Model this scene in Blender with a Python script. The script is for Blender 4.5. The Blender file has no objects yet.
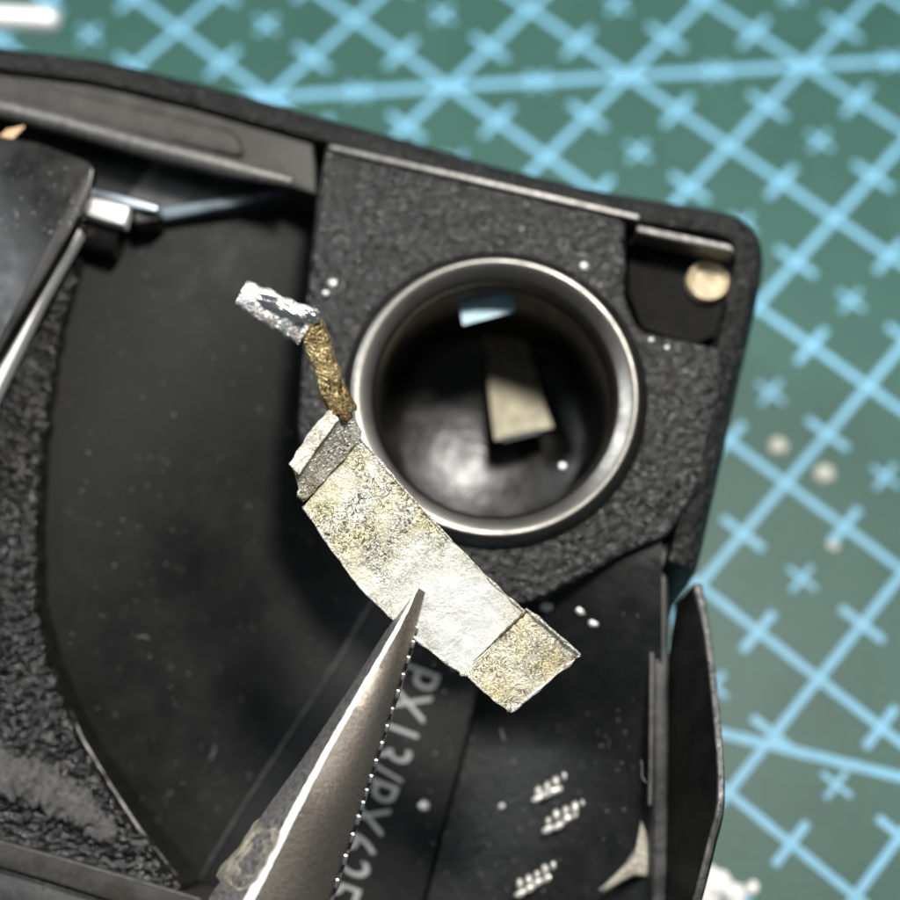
import bpy, bmesh, math, random
from mathutils import Vector, Matrix, noise
random.seed(7)
S = 0.001                                    # all lengths below are millimetres
R = math.radians
scene = bpy.context.scene

# ---------------------------------------------------------------- camera
TH = R(23.84); DIST = 113.18; FPX = 1600.0
CAM = Vector((0, -DIST*math.sin(TH), DIST*math.cos(TH)))
cd = bpy.data.cameras.new('camera'); cam = bpy.data.objects.new('camera', cd)
scene.collection.objects.link(cam); scene.camera = cam
cam.location = CAM*S; cam.rotation_euler = (TH, 0, 0)
cd.sensor_width = 36; cd.lens = FPX/900*36
cd.clip_start = 0.002; cd.clip_end = 5
cd.dof.use_dof = True; cd.dof.focus_distance = 80.3*S; cd.dof.aperture_fstop = 24.5; cd.dof.aperture_blades = 0

# ---------------------------------------------------------------- world and lamps
w = bpy.data.worlds.new('World'); scene.world = w; w.use_nodes = True
bg = w.node_tree.nodes['Background']; bg.inputs[0].default_value = (0.86, 0.93, 1.0, 1); bg.inputs[1].default_value = 0.125
def lamp(name, loc, target, size, energy, col=(1, 1, 1)):
    l = bpy.data.lights.new(name, 'AREA'); l.shape = 'DISK'; l.size = size*S; l.energy = energy; l.color = col
    o = bpy.data.objects.new(name, l); scene.collection.objects.link(o)
    o.location = Vector(loc)*S
    o.rotation_euler = (Vector(target)-Vector(loc)).to_track_quat('-Z', 'Y').to_euler()
    return o
lamp('desk_lamp', (30, 22, 160), (0, 0, 25), 26, 0.40, (1.0, 0.97, 0.92))
lamp('fill_lamp', (-170, 60, 240), (0, 0, 20), 120, 0.60, (0.93, 0.97, 1.0))  # unseen fill light, added to soften the contact's shadow
scene.view_settings.view_transform = 'Standard'; scene.view_settings.look = 'None'
scene.view_settings.exposure = 0.0; scene.view_settings.gamma = 1
scene.cycles.max_bounces = 4; scene.cycles.use_denoising = True; scene.cycles.use_adaptive_sampling = True; scene.cycles.adaptive_threshold = 0.03

# ---------------------------------------------------------------- frames
XC = Vector((1, 0, 0)); YC = Vector((0, math.cos(TH), math.sin(TH))); FW = Vector((0, math.sin(TH), -math.cos(TH)))
def ray(px, py): return XC*((px-450)/FPX) + YC*((450-py)/FPX) + FW
def K(px, py, d): return CAM + ray(px, py)*d            # point at a given depth in front of the lens
def onmat(px, py, z=0.0):
    r = ray(px, py); t = (z-CAM.z)/r.z; return CAM + r*t
# the film camera's back lies tilted on the mat; its frame: x along the long edge, y across, z out of the back
BT = R(12.5)
NB = Vector((0, -math.sin(BT), math.cos(BT)))
PB = K(495, 398, 90.0)
def plane_hit(px, py, h):
    r = ray(px, py); t = ((PB + NB*h) - CAM).dot(NB)/r.dot(NB); return CAM + r*t
_e1 = (plane_hit(740, 205, 0) - plane_hit(100, 62, 0)).normalized()
_e2 = NB.cross(_e1).normalized()
MB = Matrix(((_e1.x, _e2.x, NB.x, PB.x), (_e1.y, _e2.y, NB.y, PB.y), (_e1.z, _e2.z, NB.z, PB.z), (0, 0, 0, 1)))
MBI = MB.inverted()
def B(px, py, h=0.0):                                     # photo point at height h over the back plate, in the camera body's frame
    return MBI @ plane_hit(px, py, h)
def Bd(px, py, h=0.0): v = B(px, py, h); return (v.x, v.y)

# ---------------------------------------------------------------- materials
def newmat(name):
    m = bpy.data.materials.new(name); m.use_nodes = True
    nt = m.node_tree; b = nt.nodes['Principled BSDF']
    return m, nt, b
def node(nt, t, **kw):
    n = nt.nodes.new(t)
    for k, v in kw.items():
        if k.startswith('i_'): n.inputs[k[2:].replace('_', ' ')].default_value = v
        else: setattr(n, k, v)
    return n
def coords(nt, scale=1000.0, rot=None, stretch=(1, 1, 1)):
    tc = node(nt, 'ShaderNodeTexCoord'); mp = node(nt, 'ShaderNodeMapping')
    mp.inputs['Scale'].default_value = tuple(scale*s for s in stretch)
    if rot: mp.inputs['Rotation'].default_value = rot
    nt.links.new(tc.outputs['Object'], mp.inputs['Vector']); return mp.outputs['Vector']
def ntex(nt, vec, scale, detail=4, rough=0.6, dist=0.0):
    n = node(nt, 'ShaderNodeTexNoise'); n.inputs['Scale'].default_value = scale; n.inputs['Detail'].default_value = detail
    n.inputs['Roughness'].default_value = rough; n.inputs['Distortion'].default_value = dist
    nt.links.new(vec, n.inputs['Vector']); return n.outputs['Fac']
def ramp(nt, fac, stops):
    r = node(nt, 'ShaderNodeValToRGB'); e = r.color_ramp.elements
    e[0].position, e[1].position = stops[0][0], stops[-1][0]
    e[0].color, e[1].color = (*stops[0][1], 1), (*stops[-1][1], 1)
    for p, c in stops[1:-1]: e.new(p).color = (*c, 1)
    nt.links.new(fac, r.inputs['Fac']); return r.outputs['Color']
def mixc(nt, fac, a, b, blend='MIX'):
    n = node(nt, 'ShaderNodeMix', data_type='RGBA', blend_type=blend)
    for s, v in ((n.inputs['Factor'], fac), (n.inputs[6], a), (n.inputs[7], b)):
        if isinstance(v, (int, float)): s.default_value = v
        elif isinstance(v, tuple): s.default_value = (*v, 1)
        else: nt.links.new(v, s)
    return n.outputs[2]
def bump(nt, b, fac, strength, dist_mm):
    n = node(nt, 'ShaderNodeBump'); n.inputs['Strength'].default_value = strength; n.inputs['Distance'].default_value = dist_mm*S
    nt.links.new(fac, n.inputs['Height']); nt.links.new(n.outputs['Normal'], b.inputs['Normal']); return n
def g(v): return (v, v, v)

def mat_black(name, base, rough, dusty=0.5, bump_s=0.15, bscale=3.0, dust_col=(0.16, 0.155, 0.145)):
    m, nt, b = newmat(name); v = coords(nt)
    f1 = ntex(nt, v, 0.55, 4, 0.7); f2 = ntex(nt, v, 5.0, 2, 0.7)
    d1 = ramp(nt, f1, [(0.42, g(0.0)), (0.75, g(dusty))]); d2 = ramp(nt, f2, [(0.55, g(0.0)), (0.75, g(dusty*0.8))])
    d = mixc(nt, 1.0, d1, d2, 'ADD')
    nt.links.new(mixc(nt, d, base, dust_col), b.inputs['Base Color'])
    rr = ramp(nt, f1, [(0.3, g(rough)), (0.75, g(min(1, rough+0.25)))]); nt.links.new(rr, b.inputs['Roughness'])
    bump(nt, b, ntex(nt, v, bscale, 2, 0.6), bump_s, 0.05)
    return m
def mat_crackle(name, lo=0.005, hi=0.020, rough=0.27, bd=0.26, spec=0.5):
    m, nt, b = newmat(name); v = coords(nt)
    vo = node(nt, 'ShaderNodeTexVoronoi', feature='SMOOTH_F1'); vo.inputs['Scale'].default_value = 2.1
    nt.links.new(v, vo.inputs['Vector'])
    n1 = ntex(nt, v, 3.2, 3, 0.65, 0.6)
    h = node(nt, 'ShaderNodeMath', operation='ADD'); nt.links.new(vo.outputs['Distance'], h.inputs[0]); nt.links.new(n1, h.inputs[1])
    bump(nt, b, h.outputs[0], 1.0, bd)
    f = ntex(nt, v, 0.8, 5, 0.7)
    nt.links.new(ramp(nt, f, [(0.35, g(lo)), (0.7, g(hi))]), b.inputs['Base Color'])
    b.inputs['Roughness'].default_value = rough; b.inputs['Specular IOR Level'].default_value = spec
    return m
def mat_metal(name, col, rough, grain=0.3, stretch=(1, 1, 1), scale=3.0, dark=None, metallic=1.0, bd=0.03):
    m, nt, b = newmat(name); v = coords(nt, 1000, None, stretch)
    f = ntex(nt, v, scale, 6, 0.7)
    d = dark or tuple(c*0.55 for c in col)
    nt.links.new(ramp(nt, f, [(0.3, d), (0.65, col)]), b.inputs['Base Color'])
    nt.links.new(ramp(nt, f, [(0.3, g(min(1, rough+0.15))), (0.7, g(rough))]), b.inputs['Roughness'])
    b.inputs['Metallic'].default_value = metallic
    bump(nt, b, f, grain, bd); return m

def mat_cutting():
    m, nt, b = newmat('mat_vinyl')
    tc = node(nt, 'ShaderNodeTexCoord'); L = nt.links
    wob = node(nt, 'ShaderNodeTexNoise'); wob.inputs['Scale'].default_value = 600; wob.inputs['Detail'].default_value = 3
    L.new(tc.outputs['Object'], wob.inputs['Vector'])
    def M(op, a, b_=None, c=None):
        n = node(nt, 'ShaderNodeMath', operation=op)
        for k, x in enumerate((a, b_, c)):
            if x is None: continue
            if isinstance(x, (int, float)): n.inputs[k].default_value = x
            else: L.new(x, n.inputs[k])
        return n.outputs[0]
    sep = node(nt, 'ShaderNodeSeparateXYZ'); L.new(tc.outputs['Object'], sep.inputs[0])
    u = M('MULTIPLY', sep.outputs[0], 100.0); v = M('MULTIPLY', sep.outputs[1], 100.0)
    du = M('ABSOLUTE', M('SUBTRACT', M('FRACT', M('ADD', u, 100.5)), 0.5)); dv = M('ABSOLUTE', M('SUBTRACT', M('FRACT', M('ADD', v, 100.5)), 0.5))
    hu = M('ABSOLUTE', M('SUBTRACT', M('FRACT', M('ADD', u, 100.0)), 0.5)); hv = M('ABSOLUTE', M('SUBTRACT', M('FRACT', M('ADD', v, 100.0)), 0.5))
    wv = M('MULTIPLY_ADD', wob.outputs['Fac'], 0.014, 0.0)
    def edge(d, wd): return M('SMOOTHSTEP', M('ADD', d, wv), wd+0.022, wd+0.006) if False else None
    def inside(d, wd):                                   # soft ink edge
        mr = node(nt, 'ShaderNodeMapRange', interpolation_type='SMOOTHSTEP')
        mr.inputs['From Min'].default_value = wd+0.016; mr.inputs['From Max'].default_value = wd+0.003
        L.new(M('ADD', d, wv), mr.inputs['Value']); return mr.outputs[0]
    W = 0.025
    ln = M('MAXIMUM', inside(du, W), inside(dv, W))
    t1 = M('MINIMUM', inside(hu, W), inside(dv, 0.175)); t2 = M('MINIMUM', inside(hv, W), inside(du, 0.175))
    c1 = M('MINIMUM', inside(hu, W*0.62), inside(hv, 0.115)); c2 = M('MINIMUM', inside(hv, W*0.62), inside(hu, 0.115))
    dg = inside(M('MULTIPLY', M('ABSOLUTE', M('SUBTRACT', u, v)), 0.7071), W*1.15)
    # second protractor line, lower right
    lx, ly, nx, ny = LINE2
    d2 = M('ABSOLUTE', M('ADD', M('MULTIPLY', M('SUBTRACT', u, lx), nx), M('MULTIPLY', M('SUBTRACT', v, ly), ny)))
    d2i = inside(d2, W*1.15)
    ink = ln
    for x in (t1, t2, c1, c2, dg, d2i): ink = M('MAXIMUM', ink, x)
    vec = coords(nt)
    f = ntex(nt, vec, 0.12, 6, 0.65); ff = ntex(nt, vec, 3.0, 4, 0.7)
    green = ramp(nt, f, [(0.3, (0.015, 0.066, 0.051)), (0.7, (0.026, 0.090, 0.071))])
    green = mixc(nt, ramp(nt, ff, [(0.4, g(0.0)), (0.8, g(0.45))]), green, (0.10, 0.17, 0.15))
    blue = ramp(nt, ff, [(0.3, (0.15, 0.39, 0.56)), (0.7, (0.24, 0.50, 0.68))])
    wear = ramp(nt, ntex(nt, vec, 1.3, 5, 0.7), [(0.3, g(0.72)), (0.5, g(1.0))])
    ik = M('MULTIPLY', ink, wear)
    L.new(mixc(nt, ik, green, blue), b.inputs['Base Color'])
    b.inputs['Roughness'].default_value = 0.5; b.inputs['Specular IOR Level'].default_value = 0.3
    bump(nt, b, ntex(nt, vec, 4.0, 3, 0.6), 0.25, 0.06)
    return m

# ---------------------------------------------------------------- mesh helpers
class Thing:
    """an Empty at a thing's base; its parts are given in the frame M (mm)"""
    def __init__(self, name, label, cat, M, group=None):
        self.o = bpy.data.objects.new(name, None); scene.collection.objects.link(self.o)
        self.o.empty_display_size = 0.002
        Ms = M.copy(); Ms.translation = M.translation*S; self.o.matrix_world = Ms
        self.o['label'] = label; self.o['category'] = cat
        if group: self.o['group'] = group
        self.M = M; self.inv = M.inverted()
def finish(name, bm, m, parent=None, smooth=35, label=None, kind=None):
    bmesh.ops.recalc_face_normals(bm, faces=bm.faces[:])
    for v in bm.verts: v.co *= S
    me = bpy.data.meshes.new(name); bm.to_mesh(me); bm.free()
    if smooth:
        for p in me.polygons: p.use_smooth = True
        me.set_sharp_from_angle(angle=R(smooth))
    me.materials.append(m)
    o = bpy.data.objects.new(name, me); scene.collection.objects.link(o)
    if parent is not None: o.parent = parent.o if isinstance(parent, Thing) else parent
    if label: o['label'] = label
    if kind: o['kind'] = kind
    return o
def tag(o, label, cat, group=None):
    o['label'] = label; o['category'] = cat
    if group: o['group'] = group
    return o
def area2(p): return sum(p[i][0]*p[(i+1) % len(p)][1]-p[(i+1) % len(p)][0]*p[i][1] for i in range(len(p)))
def ccw(p): p = [tuple(q[:2]) for q in p]; return p if area2(p) > 0 else p[::-1]
def offset(p, d):                                        # inward offset of a ccw polygon
    n = len(p); out = []
    for i in range(n):
        a, b, c = Vector(p[i-1]), Vector(p[i]), Vector(p[(i+1) % n])
        e1, e2 = (b-a).normalized(), (c-b).normalized()
        n1, n2 = Vector((-e1.y, e1.x)), Vector((-e2.y, e2.x))
        k = n1+n2; k = k/max(0.4, k.dot(n1)) if k.length > 1e-6 else n1
        q = b+k*d; out.append((q.x, q.y))
    return out
def fillet(p, idx, r, seg=6):                            # round chosen corners of a polygon
    out = []
    n = len(p)
    for i in range(n):
        if i not in idx: out.append(p[i]); continue
        a, b, c = Vector(p[i-1]), Vector(p[i]), Vector(p[(i+1) % n])
        s = a-b; t = c-b; rr = min(r, s.length*0.45, t.length*0.45)
        p0 = b+s.normalized()*rr; p1 = b+t.normalized()*rr
        for k in range(seg+1):
            x = k/seg; q = p0*(1-x)**2+b*2*x*(1-x)+p1*x*x; out.append((q.x, q.y))
    return out
def prism(poly, z0, z1, bev=0.0, seg=3, hole=None, zfun=None):
    """upright prism with a rounded upper edge; hole = a ccw loop cut right through"""
    bm = bmesh.new(); poly = ccw(poly)
    rings = [(0, z0)]
    if bev > 0:
        for k in range(seg+1):
            a = k/seg*math.pi/2; rings.append((bev*(1-math.cos(a)), z1-bev+bev*math.sin(a)))
    else: rings.append((0, z1))
    def loop(ring): return [bm.verts.new((x, y, z)) for x, y, z in ring]
    loops = []
    for d, z in rings:
        pp = offset(poly, d) if d > 0 else poly
        loops.append(loop([(x, y, z) for x, y in pp]))
    n = len(poly)
    for a, b in zip(loops[:-1], loops[1:]):
        for i in range(n): bm.faces.new((a[i], a[(i+1) % n], b[(i+1) % n], b[i]))
    if hole:
        h1 = loop([(x, y, z1) for x, y in hole]); h0 = loop([(x, y, z0) for x, y in hole]); k = len(hole)
        for i in range(k): bm.faces.new((h1[i], h1[(i+1) % k], h0[(i+1) % k], h0[i]))
        ed = []
        for lp in (loops[-1], h1):
            for i in range(len(lp)):
                a, b = lp[i], lp[(i+1) % len(lp)]
                e = bm.edges.get((a, b)) or bm.edges.new((a, b)); ed.append(e)
        bmesh.ops.triangle_fill(bm, use_beauty=True, edges=ed)
    else:
        bm.faces.new(loops[-1])
    bm.faces.new(loops[0][::-1])
    if zfun:
        for v in bm.verts: v.co.z = zfun(v.co)
    return bm
def lathe(c, prof, n=96, bm=None):
    bm = bm or bmesh.new(); rows = []
    for r, z in prof:
        rows.append([bm.verts.new((c[0]+r*math.cos(2*math.pi*i/n), c[1]+r*math.sin(2*math.pi*i/n), z)) for i in range(n)] if r > 1e-6 else [bm.verts.new((c[0], c[1], z))])
    for a, b in zip(rows[:-1], rows[1:]):
        for i in range(n):
            j = (i+1) % n
            if len(a) == 1 and len(b) == 1: continue
            if len(b) == 1: bm.faces.new((a[i], a[j], b[0]))
            elif len(a) == 1: bm.faces.new((a[0], b[j], b[i]))
            else: bm.faces.new((a[i], a[j], b[j], b[i]))
    return bm
def tube(pts, rad, n=10, bm=None, cap=True):
    bm = bm or bmesh.new(); pts = [Vector(p) for p in pts]; rows = []
    up = Vector((0.13, 0.21, 0.97))
    for i, p in enumerate(pts):
        t = (pts[min(i+1, len(pts)-1)]-pts[max(i-1, 0)]).normalized()
        a = t.cross(up).normalized(); b = a.cross(t)
        r = rad[i] if isinstance(rad, (list, tuple)) else rad
        rows.append([bm.verts.new(p+(a*math.cos(2*math.pi*k/n)+b*math.sin(2*math.pi*k/n))*r) for k in range(n)])
    for a, b in zip(rows[:-1], rows[1:]):
        for k in range(n): bm.faces.new((a[k], a[(k+1) % n], b[(k+1) % n], b[k]))
    if cap: bm.faces.new(rows[0]); bm.faces.new(rows[-1][::-1])
    return bm
def hexa(a, b):                                          # a, b: two loops of equal length joined into a solid
    bm = bmesh.new(); va = [bm.verts.new(p) for p in a]; vb = [bm.verts.new(p) for p in b]; n = len(a)
    for i in range(n): bm.faces.new((va[i], va[(i+1) % n], vb[(i+1) % n], vb[i]))
    bm.faces.new(va[::-1]); bm.faces.new(vb); return bm
def bevel_all(bm, w, seg=2, ang=25):
    ed = [e for e in bm.edges if len(e.link_faces) == 2 and e.calc_face_angle(0) > R(ang)]
    bmesh.ops.recalc_face_normals(bm, faces=bm.faces[:])
    bmesh.ops.bevel(bm, geom=ed, offset=w, segments=seg, affect='EDGES', profile=0.6, clamp_overlap=True); return bm
def lerp(a, b, t): return a+(b-a)*t
def pline(pts, t):                                       # point at parameter t (0..1) on a polyline of tuples, Catmull-Rom
    n = len(pts)-1; x = min(max(t, 0), 1)*n; i = min(int(x), n-1); f = x-i
    p0, p1, p2, p3 = pts[max(i-1, 0)], pts[i], pts[i+1], pts[min(i+2, n)]
    return tuple(0.5*((2*b)+(-a+c)*f+(2*a-5*b+4*c-d)*f*f+(-a+3*b-3*c+d)*f**3) for a, b, c, d in zip(p0, p1, p2, p3))

# ================================================================ the mat
GR = R(-40.97); GO = Vector((-0.11, 31.25, 0))
def grid_uv(px, py):
    p = onmat(px, py)-GO; c, s = math.cos(GR), math.sin(GR)
    return ((p.x*c+p.y*s)/10, (-p.x*s+p.y*c)/10)
_a, _b = grid_uv(725, 734), grid_uv(897, 776)
_l = math.hypot(_b[0]-_a[0], _b[1]-_a[1])
LINE2 = (_a[0], _a[1], -(_b[1]-_a[1])/_l, (_b[0]-_a[0])/_l)
bm = bmesh.new()
bmesh.ops.create_grid(bm, x_segments=1, y_segments=1, size=260)
mat_o = finish('cutting_mat', bm, mat_cutting(), None, 0)
mat_o.location = GO*S; mat_o.rotation_euler = (0, 0, GR)
mat_o['kind'] = 'structure'; mat_o['label'] = 'green cutting mat printed with a pale blue centimetre grid'

# ================================================================ the film camera
M_shell = mat_crackle('wrinkle_black_paint', 0.005, 0.016, 0.38, 0.3, 0.3)
M_plate = mat_crackle('wrinkle_black_plate')
M_black = mat_black('satin_black', (0.014, 0.015, 0.015), 0.42, 0.35)
M_cham = mat_black('chamber_black', (0.0065, 0.007, 0.007), 0.46, 0.10, 0.3, 6.0, (0.07, 0.07, 0.066))
M_cham.node_tree.nodes['Principled BSDF'].inputs['Specular IOR Level'].default_value = 0.18
M_panel = mat_black('panel_black', (0.007, 0.0075, 0.0075), 0.34, 0.10, 0.9, 2.2, (0.07, 0.07, 0.066))
M_panel.node_tree.nodes['Principled BSDF'].inputs['Specular IOR Level'].default_value = 0.3
M_void = mat_black('pocket_black', (0.003, 0.003, 0.003), 0.6, 0.02)
M_void.node_tree.nodes['Principled BSDF'].inputs['Specular IOR Level'].default_value = 0.1
M_gloss = mat_black('gloss_black_lever', (0.006, 0.006, 0.006), 0.24, 0.06, 0.05)
M_gloss.node_tree.nodes['Principled BSDF'].inputs['Specular IOR Level'].default_value = 0.25
M_rail = mat_metal('worn_dark_rail_and_highlight', (0.20, 0.195, 0.185), 0.38, 0.15, (1, 1, 1), 2.5, (0.07, 0.068, 0.062), 0.7)
M_olive = mat_black('olive_black_groove', (0.022, 0.021, 0.017), 0.45, 0.22)
M_olive.node_tree.nodes['Principled BSDF'].inputs['Specular IOR Level'].default_value = 0.3
M_ring = mat_metal('dark_chrome', (0.17, 0.163, 0.15), 0.26, 0.3, (1, 1, 1), 0.9, (0.08, 0.076, 0.07))
M_chrome = mat_metal('bright_chrome', (0.86, 0.86, 0.85), 0.22, 0.08, (1, 1, 1), 3.0, (0.6, 0.6, 0.6))
M_satin = mat_metal('satin_silver', (0.88, 0.88, 0.86), 0.5, 0.2, (1, 1, 1), 3.0, (0.7, 0.7, 0.68), 0.6)
M_steel = mat_metal('blued_steel', (0.52, 0.60, 0.66), 0.3, 0.1, (1, 1, 1), 2.0, (0.35, 0.4, 0.45))
M_brass = mat_metal('pale_brass', (0.44, 0.37, 0.25), 0.42, 0.5, (1, 1, 1), 1.6, (0.2, 0.15, 0.08))
M_white, nt, b = newmat('printed_grey_ink'); b.inputs['Base Color'].default_value = (0.27, 0.27, 0.26, 1); b.inputs['Roughness'].default_value = 0.6
M_glue = mat_metal('dried_glue', (0.42, 0.39, 0.32), 0.35, 0.5, (1, 1, 1), 4.0, (0.2, 0.185, 0.15), 0.0)

base = onmat(495, 398, 0)
MT = MB.copy()
cam_t = Thing('film_camera', 'open black film camera with round battery well, lying on the green cutting mat', 'camera', MT)

# outline of the body shell
OUTLINE = [(-90, 12), (0, 40), (100, 52), (200, 76), (300, 104), (400, 131), (500, 160), (600, 184), (690, 199), (722, 204), (750, 214), (766, 236), (768, 262), (760, 305), (745, 370), (725, 460), (704, 555), (690, 600), (676, 680), (668, 780), (664, 980), (-90, 980)]
out = ccw([Bd(x, y, -0.8) for x, y in OUTLINE])
out = fillet(out, [i for i, p in enumerate(out)], 0.9, 3)
def shell():
    bm = bmesh.new(); n = len(out)
    def low(x, y): return -PB.z/math.cos(BT) if False else None
    loops = []
    # outer wall foot on the mat
    foot = []
    for x, y in out:
        p = MB @ Vector((x, y, -0.8)); q = MB @ Vector((x, y, -9)); d = q-p
        t = (0.3-p.z)/d.z; r = MBI @ (p+d*t); foot.append((r.x, r.y, r.z))
    prof = [(0, -2.3)]
    for k in range(1, 6):
        a = k/5*math.pi/2; prof.append((1.3*(1-math.cos(a)), -2.3+1.5*math.sin(a)))
    prof += [(1.75, -0.85), (1.9, -1.2), (1.9, -13.0)]
    loops.append([bm.verts.new(p) for p in foot])
    for d, z in prof:
        pp = offset(out, d) if d else out
        loops.append([bm.verts.new((x, y, z-(6.0*min(1, max(0, (ylow-y)/1.2)) if x > 0 and z > -12 else 0))) for x, y in pp])
    for a, b in zip(loops[:-1], loops[1:]):
        for i in range(n): bm.faces.new((a[i], a[(i+1) % n], b[(i+1) % n], b[i]))
    bm.faces.new(loops[-1])
    return bm
ylow = Bd(690, 572, -0.8)[1]
finish('body_shell', shell(), M_shell, cam_t)

# battery plate with its round hole
CX, CY = Bd(495, 398, 0)
RO = (Bd(640, 400, 0)[0]-Bd(346, 400, 0)[0])/2/math.cos(R(12.5))*1.0
RI = RO*0.835
hole = [(CX+RO*0.97*math.cos(2*math.pi*i/96), CY+RO*0.97*math.sin(2*math.pi*i/96)) for i in range(96)]
PLATE = [(326, 140), (420, 162), (530, 189), (626, 212), (626, 300), (640, 330), (726, 348), (716, 420), (698, 490), (668, 537), (625, 553), (590, 573), (540, 600), (480, 612), (425, 592), (350, 530), (302, 470), (297, 420), (306, 300), (316, 200)]
plate = [Bd(x, y, 0) for x, y in PLATE]
finish('battery_plate', prism(fillet(ccw(plate), range(len(plate)), 0.5, 3), -13, 0, 0.35, 3, hole), M_plate, cam_t)
lip = [Bd(x, y, 0.35) for x, y in ((330, 143), (640, 214), (639, 220), (329, 149))]  # outline of the highlight bar on the plate's top edge
finish('plate_edge_highlight', prism(lip, -0.8, 0.3, 0.1), M_rail, cam_t)  # highlight along the plate's top edge, built as a paler bar
# ring round the well
rp = [(RO*0.965, -1.0), (RO*1.045, -0.1), (RO*1.04, 0.12), (RO*1.01, 0.38), (RO*0.985, 0.60), (RO*0.965, 0.70), (RO*0.945, 0.70), (RO*0.92, 0.63), (RO*0.85, 0.42), (RO*0.83, 0.30), (RO*0.82, 0.08), (RO*0.815, -0.8), (RO*0.80, -0.95), (RO*0.795, -1.2), (RO*0.81, -1.6), (RO*0.86, -1.7), (RO*0.86, -1.0)]
finish('battery_ring', lathe((CX, CY), rp), M_ring, cam_t, 50)
M_well = mat_black('well_black', (0.006, 0.006, 0.0055), 0.22, 0.10, 1.0, 1.0)
M_well.node_tree.nodes['Principled BSDF'].inputs['Specular IOR Level'].default_value = 0.3
well = finish('battery_well', lathe((CX, CY), [(RI*1.0, -1.3), (RI*1.0, -3.4), (RI*0.985, -3.6), (RI*0.985, -9.0), (RI*0.93, -10.2), (RI*0.8, -10.8), (0, -10.9)]), M_well, cam_t, 60)
# spring tongue in the bottom of the well, and the small blue glint plate above it
def strip(px, h0, h1, th):
    a = [B(x, y, h) for (x, y, h) in px]; bm = hexa([p-Vector((0, 0, th)) for p in a], a); return bm
tongue = [(478, 322, -10.3), (520, 320, -10.3), (524, 345, -10.0), (546, 398, -8.6), (554, 430, -8.0), (494, 445, -8.0), (489, 400, -8.6), (484, 350, -10.0)]
M_cream = mat_metal('tarnished_contact', (0.36, 0.33, 0.24), 0.45, 0.6, (1, 1, 1), 0.9, (0.20, 0.18, 0.125), 0.35)
def tongue_bm():
    bm = bmesh.new(); L, Rr = [(478, 322, -10.3), (486, 350, -10.0), (490, 400, -8.8), (495, 440, -8.0)], [(514, 316, -10.3), (528, 345, -10.0), (543, 398, -8.8), (553, 427, -8.0)]
    rows = []
    for k in range(17):
        a, c = pline(L, k/16), pline(Rr, k/16); pa, pc = B(*a), B(*c)
        rows.append([bm.verts.new(pa), bm.verts.new(pc), bm.verts.new(pc-Vector((0, 0, 0.3))), bm.verts.new(pa-Vector((0, 0, 0.3)))])
    for a, c in zip(rows[:-1], rows[1:]):
        for i in range(4): bm.faces.new((a[i], a[(i+1) % 4], c[(i+1) % 4], c[i]))
    bm.faces.new(rows[0]); bm.faces.new(rows[-1]); return bm
tg = finish('contact_tongue', tongue_bm(), M_cream, cam_t, 40, 'tarnished cream contact tongue in the battery well')
finish('slot', hexa([B(x, y, -8.2) for x, y in ((502, 437), (539, 428), (539, 433), (503, 442))], [B(x, y, -7.9) for x, y in ((502, 437), (539, 428), (539, 433), (503, 442))]), M_gloss, tg)
finish('blue_glint_plate', bevel_all(hexa([B(x, y, -2.9) for x, y in ((459, 303), (512, 291), (515, 311), (463, 325))], [B(x, y, -2.5) for x, y in ((459, 303), (512, 291), (515, 311), (463, 325))]), 0.12), mat_metal('blue_glint', (0.36, 0.60, 0.72), 0.3, 0.1, (1, 1, 1), 0.6, (0.12, 0.24, 0.27), 0.0), cam_t)  # reflection of the blue mat put into the plate's colour

# corner pocket: lip and brass post
finish('pocket_lip', prism(fillet(ccw([Bd(x, y, 0.1) for x, y in ((637, 224), (732, 244), (737, 254), (637, 232))]), range(4), 0.25), -2, 0.1, 0.15), M_rail, cam_t)
pk = [Bd(x, y, -4) for x, y in ((628, 224), (744, 248), (742, 330), (690, 350), (640, 335), (626, 300))]
finish('corner_pocket', prism(pk, -13, -2.5), M_void, cam_t)
px, py = Bd(708, 281, -2.0)
M_post = mat_metal('dull_cream_boss', (0.55, 0.46, 0.31), 0.5, 0.8, (1, 1, 1), 1.5, (0.17, 0.125, 0.065), 0.3, 0.15)
post = finish('screw_post', lathe((px, py), [(0, -3.4), (1.25, -3.4), (1.25, -1.95), (1.15, -1.8), (1.0, -1.8), (0.9, -2.0), (0.35, -2.05), (0, -2.05)], 40), M_post, cam_t, 50)

# ---------------- the film chamber: trough, label shelf and sloping end panel
def shelf_h(px, py): return -9.0
CA, CB = Vector(Bd(385, 575, -9)), Vector(Bd(188, 897, -9))
cdir = (CB-CA).normalized(); cn = Vector((cdir.y, -cdir.x))
if cn.dot(Vector(Bd(100, 500, -9))-CA) < 0: cn = -cn
def trough(x, y):
    q = (Vector((x, y))-CA).dot(cn)
    return -10.2+7.0*(1-math.exp(-(q/13.0)**2)) if q > 0 else -10.2
bm = bmesh.new(); NX, NY = 60, 80
P00, P11 = Vector(Bd(-20, 100, -6)), Vector(Bd(480, 1000, -9))
x0, x1 = Bd(-10, 500, -7)[0], CX+2; y0, y1 = Bd(200, 1000, -9)[1], Bd(300, 150, -6)[1]
rows = []
for i in range(NX+1):
    row = []
    for j in range(NY+1):
        x = lerp(x0, x1, i/NX); y = lerp(y0, y1, j/NY)
        row.append(bm.verts.new((x, y, trough(x, y))))
    rows.append(row)
for i in range(NX):
    for j in range(NY):
        c = (rows[i][j].co+rows[i+1][j+1].co)/2
        if math.hypot(c.x-CX, c.y-CY) > RI+1.2: bm.faces.new((rows[i][j], rows[i+1][j], rows[i+1][j+1], rows[i][j+1]))
finish('film_chamber', bm, M_cham, cam_t)
SH = -8.6
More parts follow.
